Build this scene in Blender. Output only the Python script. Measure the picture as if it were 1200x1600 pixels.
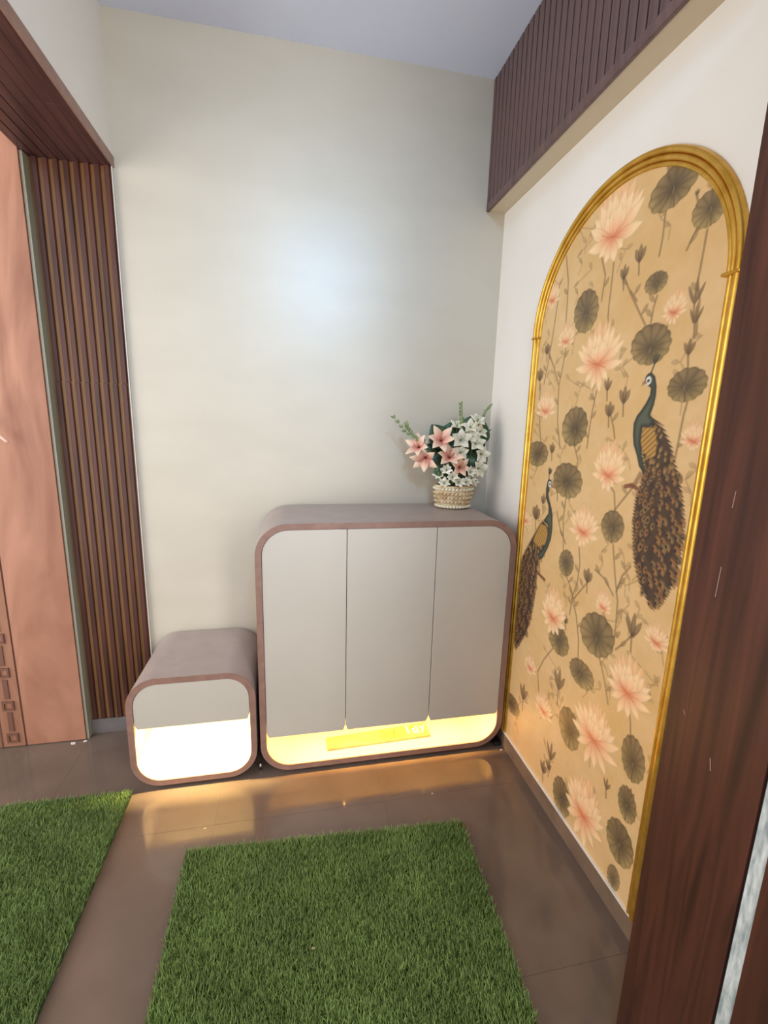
import bpy, bmesh, math, random
import numpy as np
from mathutils import Matrix, Vector

for _o in list(bpy.data.objects):
    bpy.data.objects.remove(_o, do_unlink=True)
S = bpy.context.scene
COL = S.collection
PI = math.pi

# ------------------------------------------------------------------ camera
cam_d = bpy.data.cameras.new('camera')
cam_d.sensor_fit = 'HORIZONTAL'
cam_d.sensor_width = 36.0
cam_d.lens = 704.99 * 36.0 / 1200.0
cam_d.clip_start = 0.02
cam = bpy.data.objects.new('camera', cam_d)
COL.objects.link(cam)
_yaw, _pit, _rol = 0.202072, -0.195942, 0.025399
_F = Vector((math.sin(_yaw) * math.cos(_pit), math.cos(_yaw) * math.cos(_pit), math.sin(_pit)))
_R = Vector((math.cos(_yaw), -math.sin(_yaw), 0))
_U = _R.cross(_F)
_R, _U = math.cos(_rol) * _R + math.sin(_rol) * _U, -math.sin(_rol) * _R + math.cos(_rol) * _U
cam.matrix_world = Matrix(((_R.x, _U.x, -_F.x, -0.90188), (_R.y, _U.y, -_F.y, -1.99643),
                           (_R.z, _U.z, -_F.z, 1.38622), (0, 0, 0, 1)))
S.camera = cam

# ------------------------------------------------------------------ light
world = bpy.data.worlds.new('daylight')
S.world = world
world.use_nodes = True
_bg = world.node_tree.nodes['Background']
_bg.inputs[0].default_value = (0.93, 0.95, 1.0, 1)
_bg.inputs[1].default_value = 1.12


def area(name, loc, target, sx, sy, power, color, shape='RECTANGLE', parent=None, spread=PI):
    d = bpy.data.lights.new(name, 'AREA')
    d.shape = shape
    d.size = sx
    if shape in ('RECTANGLE', 'ELLIPSE'):
        d.size_y = sy
    d.energy = power
    d.color = color
    d.spread = spread
    o = bpy.data.objects.new(name, d)
    COL.objects.link(o)
    o.location = loc
    v = Vector(target) - Vector(loc)
    o.rotation_euler = v.to_track_quat('-Z', 'Y').to_euler()
    if parent:
        o.parent = parent
    return o


# cool LED downlight on the ceiling behind the camera, and daylight from the entrance door behind the camera
area('ceiling_downlight', (-0.64, -2.48, 2.72), (-0.80, 0.0, 1.75), 0.30, 0.30, 6.2, (0.30, 0.62, 1.0), 'DISK', spread=math.radians(64))
area('entrance_daylight', (0.25, -3.4, 1.55), (-0.85, 0, 1.35), 0.56, 2.1, 38, (1.0, 0.98, 0.95))
area('side_door_daylight', (-3.3, -1.15, 1.35), (0.0, -0.75, 1.5), 1.5, 2.0, 45, (1.0, 0.975, 0.93))

S.view_settings.view_transform = 'Standard'
S.view_settings.look = 'None'
S.view_settings.gamma = 1.0
S.view_settings.use_curve_mapping = False
S.view_settings.exposure = 0.07
S.cycles.max_bounces = 8
S.cycles.diffuse_bounces = 5
S.cycles.sample_clamp_indirect = 6.0

# ------------------------------------------------------------------ helpers


def srgb(r, g, b):
    f = lambda c: (c / 255 / 12.92) if c / 255 <= 0.04045 else ((c / 255 + 0.055) / 1.055) ** 2.4
    return (f(r), f(g), f(b), 1.0)


def mat(name, col, rough=0.5, metal=0.0, spec=0.5, coat=0.0):
    m = bpy.data.materials.new(name)
    m.use_nodes = True
    b = m.node_tree.nodes['Principled BSDF']
    b.inputs['Base Color'].default_value = col
    b.inputs['Roughness'].default_value = rough
    b.inputs['Metallic'].default_value = metal
    b.inputs['Specular IOR Level'].default_value = spec
    b.inputs['Coat Weight'].default_value = coat
    return m


def noise_color(m, c1, c2, scale=(1, 1, 1), nscale=5.0, detail=4.0, lo=0.35, hi=0.65, bump=0.0, bscale=None, dist=0.002, distort=0.0):
    nt = m.node_tree
    N, L = nt.nodes, nt.links
    b = N['Principled BSDF']
    tc = N.new('ShaderNodeTexCoord')
    mp = N.new('ShaderNodeMapping')
    mp.inputs['Scale'].default_value = scale
    L.new(tc.outputs['Object'], mp.inputs['Vector'])
    nz = N.new('ShaderNodeTexNoise')
    nz.inputs['Scale'].default_value = nscale
    nz.inputs['Detail'].default_value = detail
    nz.inputs['Distortion'].default_value = distort
    L.new(mp.outputs['Vector'], nz.inputs['Vector'])
    cr = N.new('ShaderNodeValToRGB')
    cr.color_ramp.elements[0].position = lo
    cr.color_ramp.elements[1].position = hi
    cr.color_ramp.elements[0].color = c1
    cr.color_ramp.elements[1].color = c2
    L.new(nz.outputs['Fac'], cr.inputs['Fac'])
    L.new(cr.outputs['Color'], b.inputs['Base Color'])
    if bump > 0:
        mp2 = N.new('ShaderNodeMapping')
        mp2.inputs['Scale'].default_value = bscale or scale
        L.new(tc.outputs['Object'], mp2.inputs['Vector'])
        nb = N.new('ShaderNodeTexNoise')
        nb.inputs['Scale'].default_value = nscale
        nb.inputs['Detail'].default_value = 5
        L.new(mp2.outputs['Vector'], nb.inputs['Vector'])
        bp = N.new('ShaderNodeBump')
        bp.inputs['Strength'].default_value = bump
        bp.inputs['Distance'].default_value = dist
        L.new(nb.outputs['Fac'], bp.inputs['Height'])
        L.new(bp.outputs['Normal'], b.inputs['Normal'])
    return m


def vcol(m, name='Col'):
    nt = m.node_tree
    a = nt.nodes.new('ShaderNodeVertexColor')
    a.layer_name = name
    nt.links.new(a.outputs['Color'], nt.nodes['Principled BSDF'].inputs['Base Color'])
    return m


class MB:
    def __init__(self):
        self.v, self.f = [], []

    def box(self, x0, x1, y0, y1, z0, z1):
        n = len(self.v)
        self.v += [(x0, y0, z0), (x1, y0, z0), (x1, y1, z0), (x0, y1, z0), (x0, y0, z1), (x1, y0, z1), (x1, y1, z1), (x0, y1, z1)]
        self.f += [tuple(n + i for i in q) for q in ((0, 3, 2, 1), (4, 5, 6, 7), (0, 1, 5, 4), (1, 2, 6, 5), (2, 3, 7, 6), (3, 0, 4, 7))]
        return self

    def prism_y(self, poly, y0, y1):           # poly of (x, z), counter-clockwise seen from -y
        n, k = len(self.v), len(poly)
        self.v += [(x, y0, z) for x, z in poly] + [(x, y1, z) for x, z in poly]
        self.f.append(tuple(n + i for i in range(k)))
        self.f.append(tuple(n + k + i for i in range(k - 1, -1, -1)))
        for i in range(k):
            j = (i + 1) % k
            self.f.append((n + j, n + i, n + k + i, n + k + j))
        return self

    def ring_y(self, a, b, y0, y1):            # frame between outer loop a and inner loop b (same count)
        n, k = len(self.v), len(a)
        for lp, y in ((a, y0), (a, y1), (b, y0), (b, y1)):
            self.v += [(x, y, z) for x, z in lp]
        for i in range(k):
            j = (i + 1) % k
            A, B, Cc, D = n, n + k, n + 2 * k, n + 3 * k
            self.f += [(A + j, A + i, B + i, B + j), (Cc + i, Cc + j, D + j, D + i), (A + i, A + j, Cc + j, Cc + i), (B + j, B + i, D + i, D + j)]
        return self

    def tube(self, pts, rads, seg=8):
        n0 = len(self.v)
        P = [Vector(p) for p in pts]
        for i, p in enumerate(P):
            t = (P[min(i + 1, len(P) - 1)] - P[max(i - 1, 0)]).normalized()
            u = t.orthogonal().normalized() if i == 0 else (u - t * u.dot(t)).normalized()
            w = t.cross(u)
            r = rads[i] if isinstance(rads, (list, tuple)) else rads
            for k in range(seg):
                a = 2 * PI * k / seg
                self.v.append(tuple(p + u * r * math.cos(a) + w * r * math.sin(a)))
        for i in range(len(P) - 1):
            for k in range(seg):
                a, b = n0 + i * seg + k, n0 + i * seg + (k + 1) % seg
                self.f.append((a, b, b + seg, a + seg))
        self.f.append(tuple(n0 + k for k in range(seg - 1, -1, -1)))
        e = n0 + (len(P) - 1) * seg
        self.f.append(tuple(e + k for k in range(seg)))
        return self

    def mesh(self, name, m, smooth=False):
        me = bpy.data.meshes.new(name)
        me.from_pydata([tuple(p) for p in self.v], [], self.f)
        me.materials.append(m)
        if smooth:
            me.polygons.foreach_set('use_smooth', [True] * len(me.polygons))
        me.update()
        return me

    def build(self, name, m, parent=None, smooth=False, bevel=0.0):
        return link(name, self.mesh(name, m, smooth), parent, bevel)


def link(name, me, parent=None, bevel=0.0):
    o = bpy.data.objects.new(name, me)
    COL.objects.link(o)
    if parent:
        o.parent = parent
    if bevel:
        b = o.modifiers.new('bevel', 'BEVEL')
        b.width = bevel
        b.segments = 2
        b.limit_method = 'ANGLE'
    return o


def empty(name, loc=(0, 0, 0)):
    o = bpy.data.objects.new(name, None)
    o.empty_display_size = 0.05
    COL.objects.link(o)
    return o


def tag(o, label, cat, group=None):
    o['label'] = label
    o['category'] = cat
    if group:
        o['group'] = group
    return o


def struct(o, label=None, cat=None):
    o['kind'] = 'structure'
    if label:
        o['label'] = label
        o['category'] = cat
    return o


def auto_smooth(o, ang=0.6):
    me = o.data
    bm = bmesh.new()
    bm.from_mesh(me)
    for f in bm.faces:
        f.smooth = True
    for e in bm.edges:
        e.smooth = e.calc_face_angle(0) < ang
    bm.to_mesh(me)
    bm.free()
    return o


# ------------------------------------------------------------------ materials
M = {}
M['wallpaper'] = noise_color(mat('pearl_wallpaper', srgb(214, 207, 190), 0.38, spec=0.75), srgb(192, 181, 162), srgb(198, 187, 168),
                             (1.2, 1.2, 2.4), 3.0, 6, 0.3, 0.7, bump=0.12, bscale=(5, 5, 30), dist=0.003)
M['paint'] = noise_color(mat('off_white_paint', srgb(224, 218, 208), 0.72), srgb(222, 216, 206), srgb(228, 222, 213), (1, 1, 1), 3.0, 3, 0.3, 0.7, bump=0.05, bscale=(8, 8, 8))
M['ceiling'] = noise_color(mat('ceiling_paint', srgb(226, 225, 230), 0.7, spec=0.25), srgb(213, 219, 237), srgb(218, 224, 240), (1, 1, 1), 2.0)
M['cream'] = mat('cream_board', srgb(205, 188, 160), 0.55)
M['tile'] = noise_color(mat('glossy_brown_tile', srgb(118, 98, 88), 0.10, spec=0.55), srgb(102, 87, 77), srgb(114, 98, 87), (1, 1, 1), 6.0, 6, 0.3, 0.7)
M['tile_skirt'] = noise_color(mat('brown_skirting_tile', srgb(120, 98, 80), 0.15, spec=0.5), srgb(112, 92, 76), srgb(128, 106, 88), (1, 1, 1), 8.0)
M['grey_skirt'] = noise_color(mat('grey_skirting_tile', srgb(112, 106, 104), 0.2, spec=0.5), srgb(106, 100, 99), srgb(120, 113, 110), (1, 1, 1), 8.0)
M['grout'] = mat('grout', srgb(98, 84, 75), 0.6)
M['white_edge'] = mat('white_edge', srgb(238, 232, 224), 0.3)


def wood(name, dark, light, scale, rough=0.35, ns=3.0, spec=0.5, bump=0.05, distort=0.6):
    return noise_color(mat(name, dark, rough, spec=spec), dark, light, scale, ns, 8, 0.3, 0.7, bump=bump, dist=0.001, distort=distort)


M['slat_v'] = wood('dark_wood_vertical', srgb(56, 31, 25), srgb(94, 54, 43), (14, 14, 0.9), 0.38)
M['slat_h'] = wood('dark_wood_lengthwise', srgb(60, 35, 33), srgb(88, 54, 50), (14, 0.9, 14), 0.38)
M['pelmet_v'] = wood('brown_wood_pelmet', srgb(82, 60, 57), srgb(108, 82, 78), (16, 16, 0.8), 0.4)
M['groove'] = mat('dark_groove', srgb(36, 22, 20), 0.6)
M['gold_groove'] = wood('golden_brown_groove', srgb(118, 80, 42), srgb(142, 100, 56), (14, 14, 0.9), 0.4)
M['jamb'] = wood('reddish_brown_veneer', srgb(52, 29, 20), srgb(86, 48, 35), (9, 9, 0.5), 0.42, 4.0, spec=0.3, distort=0.9)
M['alum'] = noise_color(mat('streaky_pale_strip', srgb(176, 184, 182), 0.4), srgb(136, 146, 146), srgb(208, 212, 208), (6, 30, 6), 4.0, 6, 0.35, 0.7)
M['pale_edge'] = mat('pale_edge_strip', srgb(196, 190, 184), 0.5)
M['black_gap'] = mat('dark_gap', srgb(28, 26, 26), 0.7)
M['scratch'] = mat('pale_scratch', srgb(150, 120, 110), 0.7)
M['pink_ply'] = wood('pinkish_door_veneer', srgb(138, 91, 70), srgb(178, 127, 102), (3.0, 3.0, 0.55), 0.5, 2.2, 0.3, 0.03, 1.6)
M['ply_groove'] = mat('door_groove', srgb(110, 72, 56), 0.6)
M['ply_dark'] = wood('carved_band_veneer', srgb(136, 92, 70), srgb(160, 114, 90), (4, 4, 1), 0.55, 4.0, 0.3)
M['frame_strip'] = mat('pale_green_grey_strip', srgb(150, 146, 126), 0.5)
M['taupe'] = noise_color(mat('taupe_laminate', srgb(168, 152, 144), 0.42, spec=0.45), srgb(165, 149, 141), srgb(171, 155, 147), (1, 1, 1), 14.0)
M['edge'] = wood('brown_edge_band', srgb(136, 102, 88), srgb(152, 116, 102), (5, 5, 5), 0.4, 6.0)
M['front'] = noise_color(mat('greige_satin_laminate', srgb(196, 184, 166), 0.36, spec=0.9), srgb(191, 182, 168), srgb(196, 187, 173), (1, 1, 1), 2.0)
M['niche'] = mat('niche_laminate', srgb(222, 212, 196), 0.4)
M['black'] = mat('black_plastic', srgb(30, 28, 28), 0.45)
M['chrome'] = mat('metal_foot', srgb(190, 186, 180), 0.25, 1.0)
M['gold'] = noise_color(mat('gold_moulding', srgb(206, 158, 60), 0.34, 0.75), srgb(196, 146, 48), srgb(218, 172, 76), (1, 1, 1), 20.0)
M['mural'] = vcol(mat('printed_mural', srgb(205, 170, 120), 0.42, spec=0.35))
M['grass'] = vcol(mat('artificial_grass', srgb(60, 95, 35), 0.55, spec=0.3))
M['mat_back'] = mat('mat_backing', srgb(38, 52, 26), 0.8)
M['basket'] = noise_color(mat('woven_basket', srgb(196, 168, 126), 0.7), srgb(186, 152, 108), srgb(226, 206, 168), (1, 1, 1), 40.0, 3)
M['basket_pale'] = mat('pale_cotton_weave', srgb(232, 220, 190), 0.8)
M['leaf'] = noise_color(mat('dark_green_leaf', srgb(50, 78, 48), 0.4), srgb(38, 64, 46), srgb(70, 98, 58), (1, 1, 1), 30.0)
M['leaf_pale'] = noise_color(mat('pale_green_leaf', srgb(128, 142, 92), 0.5), srgb(112, 130, 80), srgb(158, 168, 120), (1, 1, 1), 30.0)
M['stem'] = mat('green_stem', srgb(86, 104, 58), 0.6)
M['petal_pink'] = vcol(mat('pink_petal', srgb(220, 160, 140), 0.55, spec=0.3))
M['petal_white'] = noise_color(mat('white_petal', srgb(222, 220, 200), 0.55), srgb(214, 206, 178), srgb(238, 230, 208), (1, 1, 1), 35.0)
M['moss'] = mat('dark_filler', srgb(44, 46, 34), 0.9)
M['plaque'] = noise_color(mat('marbled_board', srgb(190, 160, 120), 0.3), srgb(160, 126, 84), srgb(190, 160, 118), (2, 5, 2), 3.0, 6, 0.35, 0.6)
M['letter'] = mat('raised_letters', srgb(250, 244, 226), 0.4)
M['vein'] = mat('brown_vein', srgb(150, 104, 50), 0.5)
M['flake'] = mat('plaster_flake', srgb(206, 196, 190), 0.8)
M['chip'] = mat('dry_leaf_chip', srgb(196, 172, 128), 0.8)
M['tip'] = mat('pale_pink_tip', srgb(226, 180, 158), 0.5)
M['steel'] = mat('grey_steel', srgb(110, 108, 108), 0.35, 0.8)
_m = mat('led_glow', (1, 0.66, 0.25, 1), 0.5)
_b = _m.node_tree.nodes['Principled BSDF']
_b.inputs['Emission Color'].default_value = (1.0, 0.70, 0.28, 1)
_b.inputs['Emission Strength'].default_value = 8.0
M['led'] = _m

# ------------------------------------------------------------------ room shell
H = 2.75
W = 1.5224
YN = -1.75          # near end of the built room

# floor: a grout bed with large tiles let into it
fl = MB().box(-3.0, 0.35, -3.0, 0.12, -0.10, -0.0025).build('floor', M['grout'])
struct(fl, 'glossy brown floor tiles of the foyer', 'floor')
_tile_me = {}
TS = 0.60
xs = [-0.586 + TS * i for i in range(-5, 3)]
ys = [0.012 - TS * i for i in range(-1, 6)]
for i in range(len(xs) - 1):
    for j in range(len(ys) - 1):
        x0, x1 = max(xs[i], -3.0) + 0.0003, min(xs[i + 1], 0.35) - 0.0003
        y1, y0 = min(ys[j], 0.12) - 0.0003, max(ys[j + 1], -3.0) + 0.0003
        if x1 - x0 < 0.02 or y1 - y0 < 0.02:
            continue
        t = MB().box(x0, x1, y0, y1, -0.0024, 0.0).build('tile', M['tile'], fl)

struct(MB().box(-3.0, 0.14, 0.0, 0.12, 0, H).build('wall_back', M['wallpaper']), 'pearly cream wallpapered wall behind the two cabinets', 'wall')
struct(MB().box(0.0, 0.14, YN, 0.0, 0, H).build('wall_right', M['paint']), 'off white wall carrying the arched mural', 'wall')
wl = MB().box(-1.7976, -W, YN, 0.0, 2.292, H).build('wall_left', M['paint'])
struct(wl, 'short white wall above the slatted door head', 'wall')
struct(MB().box(-3.0, 0.14, -2.9, 0.12, H, H + 0.1).build('ceiling', M['ceiling']), 'plain bluish white ceiling', 'ceiling')

# skirtings
b = MB().box(-0.0125, 0.0, -1.332, -0.0, 0.0, 0.066).build('baseboard_right', M['tile_skirt'], bevel=0.0008)
struct(b)
MB().box(-0.0128, 0.0, -1.332, -0.0, 0.066, 0.0692).build('white_edge', M['white_edge'], b)
struct(MB().box(-W, -0.0126, -0.011, 0.0, 0.0, 0.069).build('baseboard_back', M['tile_skirt'], bevel=0.001))
b = MB().box(-1.788, -W - 0.0005, -0.014, 0.0, 0.0, 0.069).build('baseboard_left', M['grey_skirt'], bevel=0.001)
struct(b)

# slatted far jamb of the opening on the left (faces the viewer)
jb = struct(empty('trim_1'))
MB().box(-1.788, -1.5245, -0.006, 0.0, 0.0695, 2.262).build('backing_panel', M['gold_groove'], jb)
MB().box(-1.5245, -1.5210, -0.0120, 0.0, 0.0695, 2.262).build('edge_strip', M['pale_edge'], jb)
rnd = random.Random(3)
n_sl = 8
pitch = (1.788 - 1.5245) / n_sl
sx = pitch * 0.66
rib = []
for (z0, z1) in ((0.0695, 1.5065), (1.509, 2.262)):
    mm = MB()
    # trapezoid rib with slanted shoulders
    h = [(-sx / 2, -0.006), (-sx / 2 + 0.003, -0.0145), (sx / 2 - 0.003, -0.0145), (sx / 2, -0.006)]
    n = 0
    mm.v = [(x, y, z0) for x, y in h] + [(x, y, z1) for x, y in h]
    mm.f = [(0, 1, 5, 4), (1, 2, 6, 5), (2, 3, 7, 6), (3, 0, 4, 7), (3, 2, 1, 0), (4, 5, 6, 7)]
    rib.append(mm)
for i in range(n_sl):
    xc = -1.788 + pitch * (i + 0.5)
    for k in range(2):
        mm = MB()
        off = 0.0015 if k else 0.0
        mm.v = [(x + xc + off, y, z) for x, y, z in rib[k].v]
        mm.f = list(rib[k].f)
        mm.build('slat', M['slat_v'], jb)

# soffit of the opening: long slats running into the depth
sf = struct(empty('trim_2'))
MB().box(-1.7976, -W, YN, 0.0, 2.274, 2.292).build('backing_panel', M['groove'], sf)
MB().box(-W, -W + 0.006, YN, -0.0, 2.262, 2.2965).build('edge_trim', M['edge'], sf)
ps = (1.7976 - W) / 8
for i in range(8):
    x0 = -1.7976 + ps * i
    for (y0, y1) in ((-0.3295, -0.0005), (YN, -0.331)):
        g = 0.0030 if i < 4 else 0.0009
        MB().box(x0 + g / 2, x0 + ps - g / 2, y0, y1, 2.2625, 2.274).build('slat', M['slat_h'], sf, bevel=0.0008)

# the door leaf standing open beyond the opening, with a carved band
dr = MB().box(-2.023, -1.80, -0.05, -0.012, 0.004, 2.36)
dr = dr.build('door_1', M['pink_ply'])
struct(dr, 'pinkish veneered door leaf standing open at the left', 'door')
MB().box(-2.72, -2.030, -0.05, -0.012, 0.004, 2.36).build('door_panel', M['ply_dark'], dr)
MB().box(-2.030, -2.023, -0.046, -0.012, 0.004, 2.36).build('groove', M['ply_groove'], dr)
# carved key pattern: squares and links standing out of a sunk channel
xc = -2.072
z = 0.045
k = 0
bars = MB()
while z < 0.62:
    s = 0.021
    q = MB()
    a = [(xc - s, z - s), (xc + s, z - s), (xc + s, z + s), (xc - s, z + s)]
    bq = [(xc - s + 0.008, z - s + 0.008), (xc + s - 0.008, z - s + 0.008), (xc + s - 0.008, z + s - 0.008), (xc - s + 0.008, z + s - 0.008)]
    q.ring_y(a, bq, -0.0555, -0.0495)
    q.build('carved_square', M['ply_groove'], dr)
    MB().box(xc - 0.009, xc + 0.009, -0.0535, -0.0495, z + s + 0.010, z + 0.150 - s - 0.010).build('carved_link', M['ply_groove'], dr)
    z += 0.150
MB().box(-2.118, -2.112, -0.052, -0.0495, 0.004, 0.62).build('carved_line', M['ply_groove'], dr)
# lever on the door: dark arm with a pale tip
lv = MB().tube([(-2.06, -0.05, 1.405), (-2.06, -0.085, 1.405), (-2.045, -0.092, 1.392), (-1.957, -0.088, 1.312)], [0.009, 0.008, 0.007, 0.0045], 10).build('door_handle', M['steel'], dr, True)
MB().tube([(-1.957, -0.088, 1.312), (-1.953, -0.088, 1.309), (-1.928, -0.087, 1.284), (-1.923, -0.087, 1.280)], [0.0046, 0.0062, 0.0062, 0.003], 10).build('handle_tip', M['tip'], lv, True)

fs = MB().box(-1.7985, -1.7885, -0.044, 0.0, 0.0, 2.262)
struct(fs.build('trim_3', M['frame_strip'], bevel=0.001))

# dark veneered jamb close to the camera on the right
jm = struct(empty('trim_4'), 'dark reddish brown veneered jamb close to the camera', 'trim')
XJ = -0.19
MB().box(XJ, -0.0005, -1.519, -1.3325, 0.0, 2.268).build('veneer_panel', M['jamb'], jm, bevel=0.0012)
MB().box(XJ + 0.006, -0.0005, -1.523, -1.519, 0.0, 2.268).build('gap', M['black_gap'], jm)
MB().box(XJ + 0.002, -0.0005, -1.546, -1.523, 0.0, 2.268).build('pale_strip', M['alum'], jm, bevel=0.001)
MB().box(XJ, -0.0005, YN, -1.546, 0.0, 2.268).build('veneer_panel', M['jamb'], jm, bevel=0.0012)
for (y0, z0, y1, z1, w) in ((-1.392, 1.290, -1.3908, 1.262, .0007), (-1.390, 1.160, -1.3885, 1.105, .0007), (-1.436, 0.800, -1.4315, 0.822, .0008), (-1.370, 0.865, -1.366, 0.872, .0008)):
    q = MB()
    q.v = [(XJ - 0.0003, y0 - w, z0), (XJ - 0.0003, y0 + w, z0), (XJ - 0.0003, y1 + w, z1), (XJ - 0.0003, y1 - w, z1),
           (XJ + 0.0001, y0 - w, z0), (XJ + 0.0001, y0 + w, z0), (XJ + 0.0001, y1 + w, z1), (XJ + 0.0001, y1 - w, z1)]
    q.f = [(0, 1, 2, 3), (7, 6, 5, 4), (0, 4, 5, 1), (1, 5, 6, 2), (2, 6, 7, 3), (3, 7, 4, 0)]
    q.build('scratch', M['scratch'], jm)

# slatted pelmet box along the top of the right wall
pm = empty('pelmet')
tag(pm, 'dark brown vertically slatted pelmet box under the ceiling on the right wall', 'pelmet')
BX, BZ = -0.0826, 2.2708
MB().box(BX + 0.011, 0.0, YN, -0.0005, BZ, H).build('box_core', M['cream'], pm)
MB().box(BX + 0.005, BX + 0.011, YN, -0.0005, BZ + 0.004, H).build('backing_panel', M['groove'], pm)
MB().box(BX - 0.003, BX + 0.011, YN, -0.0005, BZ - 0.003, BZ + 0.026).build('bottom_trim', M['pelmet_v'], pm, bevel=0.003)
MB().box(BX - 0.002, BX + 0.011, -0.018, -0.0005, BZ + 0.026, H).build('end_trim', M['pelmet_v'], pm, bevel=0.002)
pp = 0.0362
y = -0.021
_sl = None
while y - pp > YN:
    if _sl is None:
        _sl = MB().box(BX, BX + 0.005, -pp + 0.0060, 0, BZ + 0.026, H - 0.0005).mesh('slat', M['pelmet_v'])
    o = link('slat', _sl, pm, bevel=0.0012)
    o.location = (0, y, 0)
    y -= pp

# ------------------------------------------------------------------ cabinets


def rrect(x0, x1, z0, z1, r, n=10):
    pts = []
    for cx, cz, a0 in ((x1 - r, z0 + r, -PI / 2), (x1 - r, z1 - r, 0), (x0 + r, z1 - r, PI / 2), (x0 + r, z0 + r, PI)):
        for i in range(n + 1):
            a = a0 + PI / 2 * i / n
            pts.append((cx + r * math.cos(a), cz + r * math.sin(a)))
    return pts


def clip_poly(poly, axis, val, keep_less):
    out = []
    n = len(poly)
    for i in range(n):
        p, q = poly[i], poly[(i + 1) % n]
        ip = (p[axis] <= val) if keep_less else (p[axis] >= val)
        iq = (q[axis] <= val) if keep_less else (q[axis] >= val)
        if ip:
            out.append(p)
        if ip != iq:
            t = (val - p[axis]) / (q[axis] - p[axis])
            out.append((p[0] + t * (q[0] - p[0]), p[1] + t * (q[1] - p[1])))
    return out


def notch(poly, zb, cx=0.008, cz=0.022):
    """cut the two bottom corners of a door (finger pulls)"""
    xs_ = [p[0] for p in poly if abs(p[1] - zb) < 1e-6]
    xa, xb = min(xs_), max(xs_)
    out = []
    for p in poly:
        if abs(p[1] - zb) < 1e-6 and abs(p[0] - xa) < 1e-6:
            out += [(xa, zb + cz), (xa + cx, zb)]
        elif abs(p[1] - zb) < 1e-6 and abs(p[0] - xb) < 1e-6:
            out += [(xb - cx, zb), (xb, zb + cz)]
        else:
            out.append(p)
    return out


def cabinet(name, label, x0, x1, d, z0, z1, r, th, door_z, splits, led_power, led_y, niche_back, led_col):
    root = empty(name)
    tag(root, label, 'cabinet')
    out = rrect(x0, x1, z0, z1, r, 14)
    inn = rrect(x0 + th, x1 - th, z0 + th, z1 - th, r - th, 14)
    auto_smooth(MB().ring_y(out, inn, -d + 0.003, -0.0135).build('shell', M['taupe'], root))
    auto_smooth(MB().ring_y(out, inn, -d, -d + 0.003).build('edge_band', M['edge'], root))
    gap = 0.0015
    din = rrect(x0 + th + gap, x1 - th - gap, z0 + th + gap, z1 - th - gap, r - th - gap, 14)
    lim = [x0] + splits + [x1]
    for i in range(len(lim) - 1):
        po = clip_poly(din, 1, door_z, False)
        if i > 0:
            po = clip_poly(po, 0, lim[i] + 0.0012, False)
        if i < len(lim) - 2:
            po = clip_poly(po, 0, lim[i + 1] - 0.0012, True)
        po = notch(po, door_z)
        MB().prism_y(po, -d + 0.002, -d + 0.020).build('door', M['front'], root, bevel=0.0012)
    lo = rrect(x0 + th, x1 - th, z0 + th, z1 - th, r - th, 14)
    # niche: back, floor lining and roof behind the door bottoms
    nb = clip_poly(lo, 1, door_z + 0.06, True)
    MB().prism_y(nb, niche_back, niche_back + 0.008).build('niche_back', M['niche'], root)
    MB().prism_y(clip_poly(clip_poly(lo, 1, door_z + 0.048, False), 1, door_z + 0.060, True), -d + 0.0215, niche_back).build('niche_top', M['niche'], root)
    inn2 = [p for p in rrect(x0 + th, x1 - th, z0 + th, z1 - th, r - th, 14)]
    lin = MB()
    k = len(inn2)
    low = [p for p in clip_poly(lo, 1, door_z + 0.048, True)]
    # thin lining on the inside of the shell, niche part only
    cxm, czm = (x0 + x1) / 2, door_z
    seq = sorted(low, key=lambda p: math.atan2(p[1] - czm - 0.02, p[0] - cxm))
    for a, bpt in zip(seq[:-1], seq[1:]):
        n = len(lin.v)
        sh = 0.0008
        aa = (a[0] + (cxm - a[0]) * sh * 2, a[1] + sh)
        bb = (bpt[0] + (cxm - bpt[0]) * sh * 2, bpt[1] + sh)
        lin.v += [(aa[0], -d + 0.0032, aa[1]), (bb[0], -d + 0.0032, bb[1]), (bb[0], niche_back, bb[1]), (aa[0], niche_back, aa[1])]
        lin.f.append((n, n + 1, n + 2, n + 3))
    lin.build('niche_lining', M['niche'], root, smooth=False)
    # LED strip under the niche roof
    st = MB().box(x0 + 0.07, x1 - 0.07, led_y - 0.005, led_y + 0.005, door_z + 0.042, door_z + 0.048).build('led_strip', M['led'], root)
    area('led_light', ((x0 + x1) / 2, led_y, door_z + 0.040), ((x0 + x1) / 2, led_y + (0.10 if led_y < -0.3 else -0.17), 0.0), x1 - x0 - 0.16, 0.012, led_power, led_col, parent=root)
    # feet
    for fx in (x0 + r + 0.0, x1 - r - 0.0):
        for fy in (-d + 0.05, -0.07):
            MB().tube([(fx, fy, 0.0), (fx, fy, z0 + 0.001)], 0.016, 14).build('foot', M['black'], root, True)
    return root


big = cabinet('shoe_cabinet', 'large rounded greige shoe cabinet with three doors and a lit niche beneath', -1.0398, -0.0289, 0.3939, 0.017, 1.0225, 0.118, 0.0225, 0.168, [-0.709, -0.362], 7.5, -0.362, -0.03, (1.0, 0.54, 0.11))
small = cabinet('side_cabinet', 'small low rounded cabinet with one front and a bright open niche', -1.5065, -1.0535, 0.3911, 0.015, 0.459, 0.108, 0.0225, 0.260, [], 8.0, -0.358, -0.03, (1.0, 0.76, 0.32))
MB().tube([(-1.046, -0.352, 0.0), (-1.046, -0.352, 0.03)], 0.0055, 12).build('levelling_foot', M['chrome'], big, True)
MB().box(-0.052, -0.020, -0.385, -0.350, 0.0, 0.018).build('corner_foot', M['black'], big, bevel=0.002)

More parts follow.
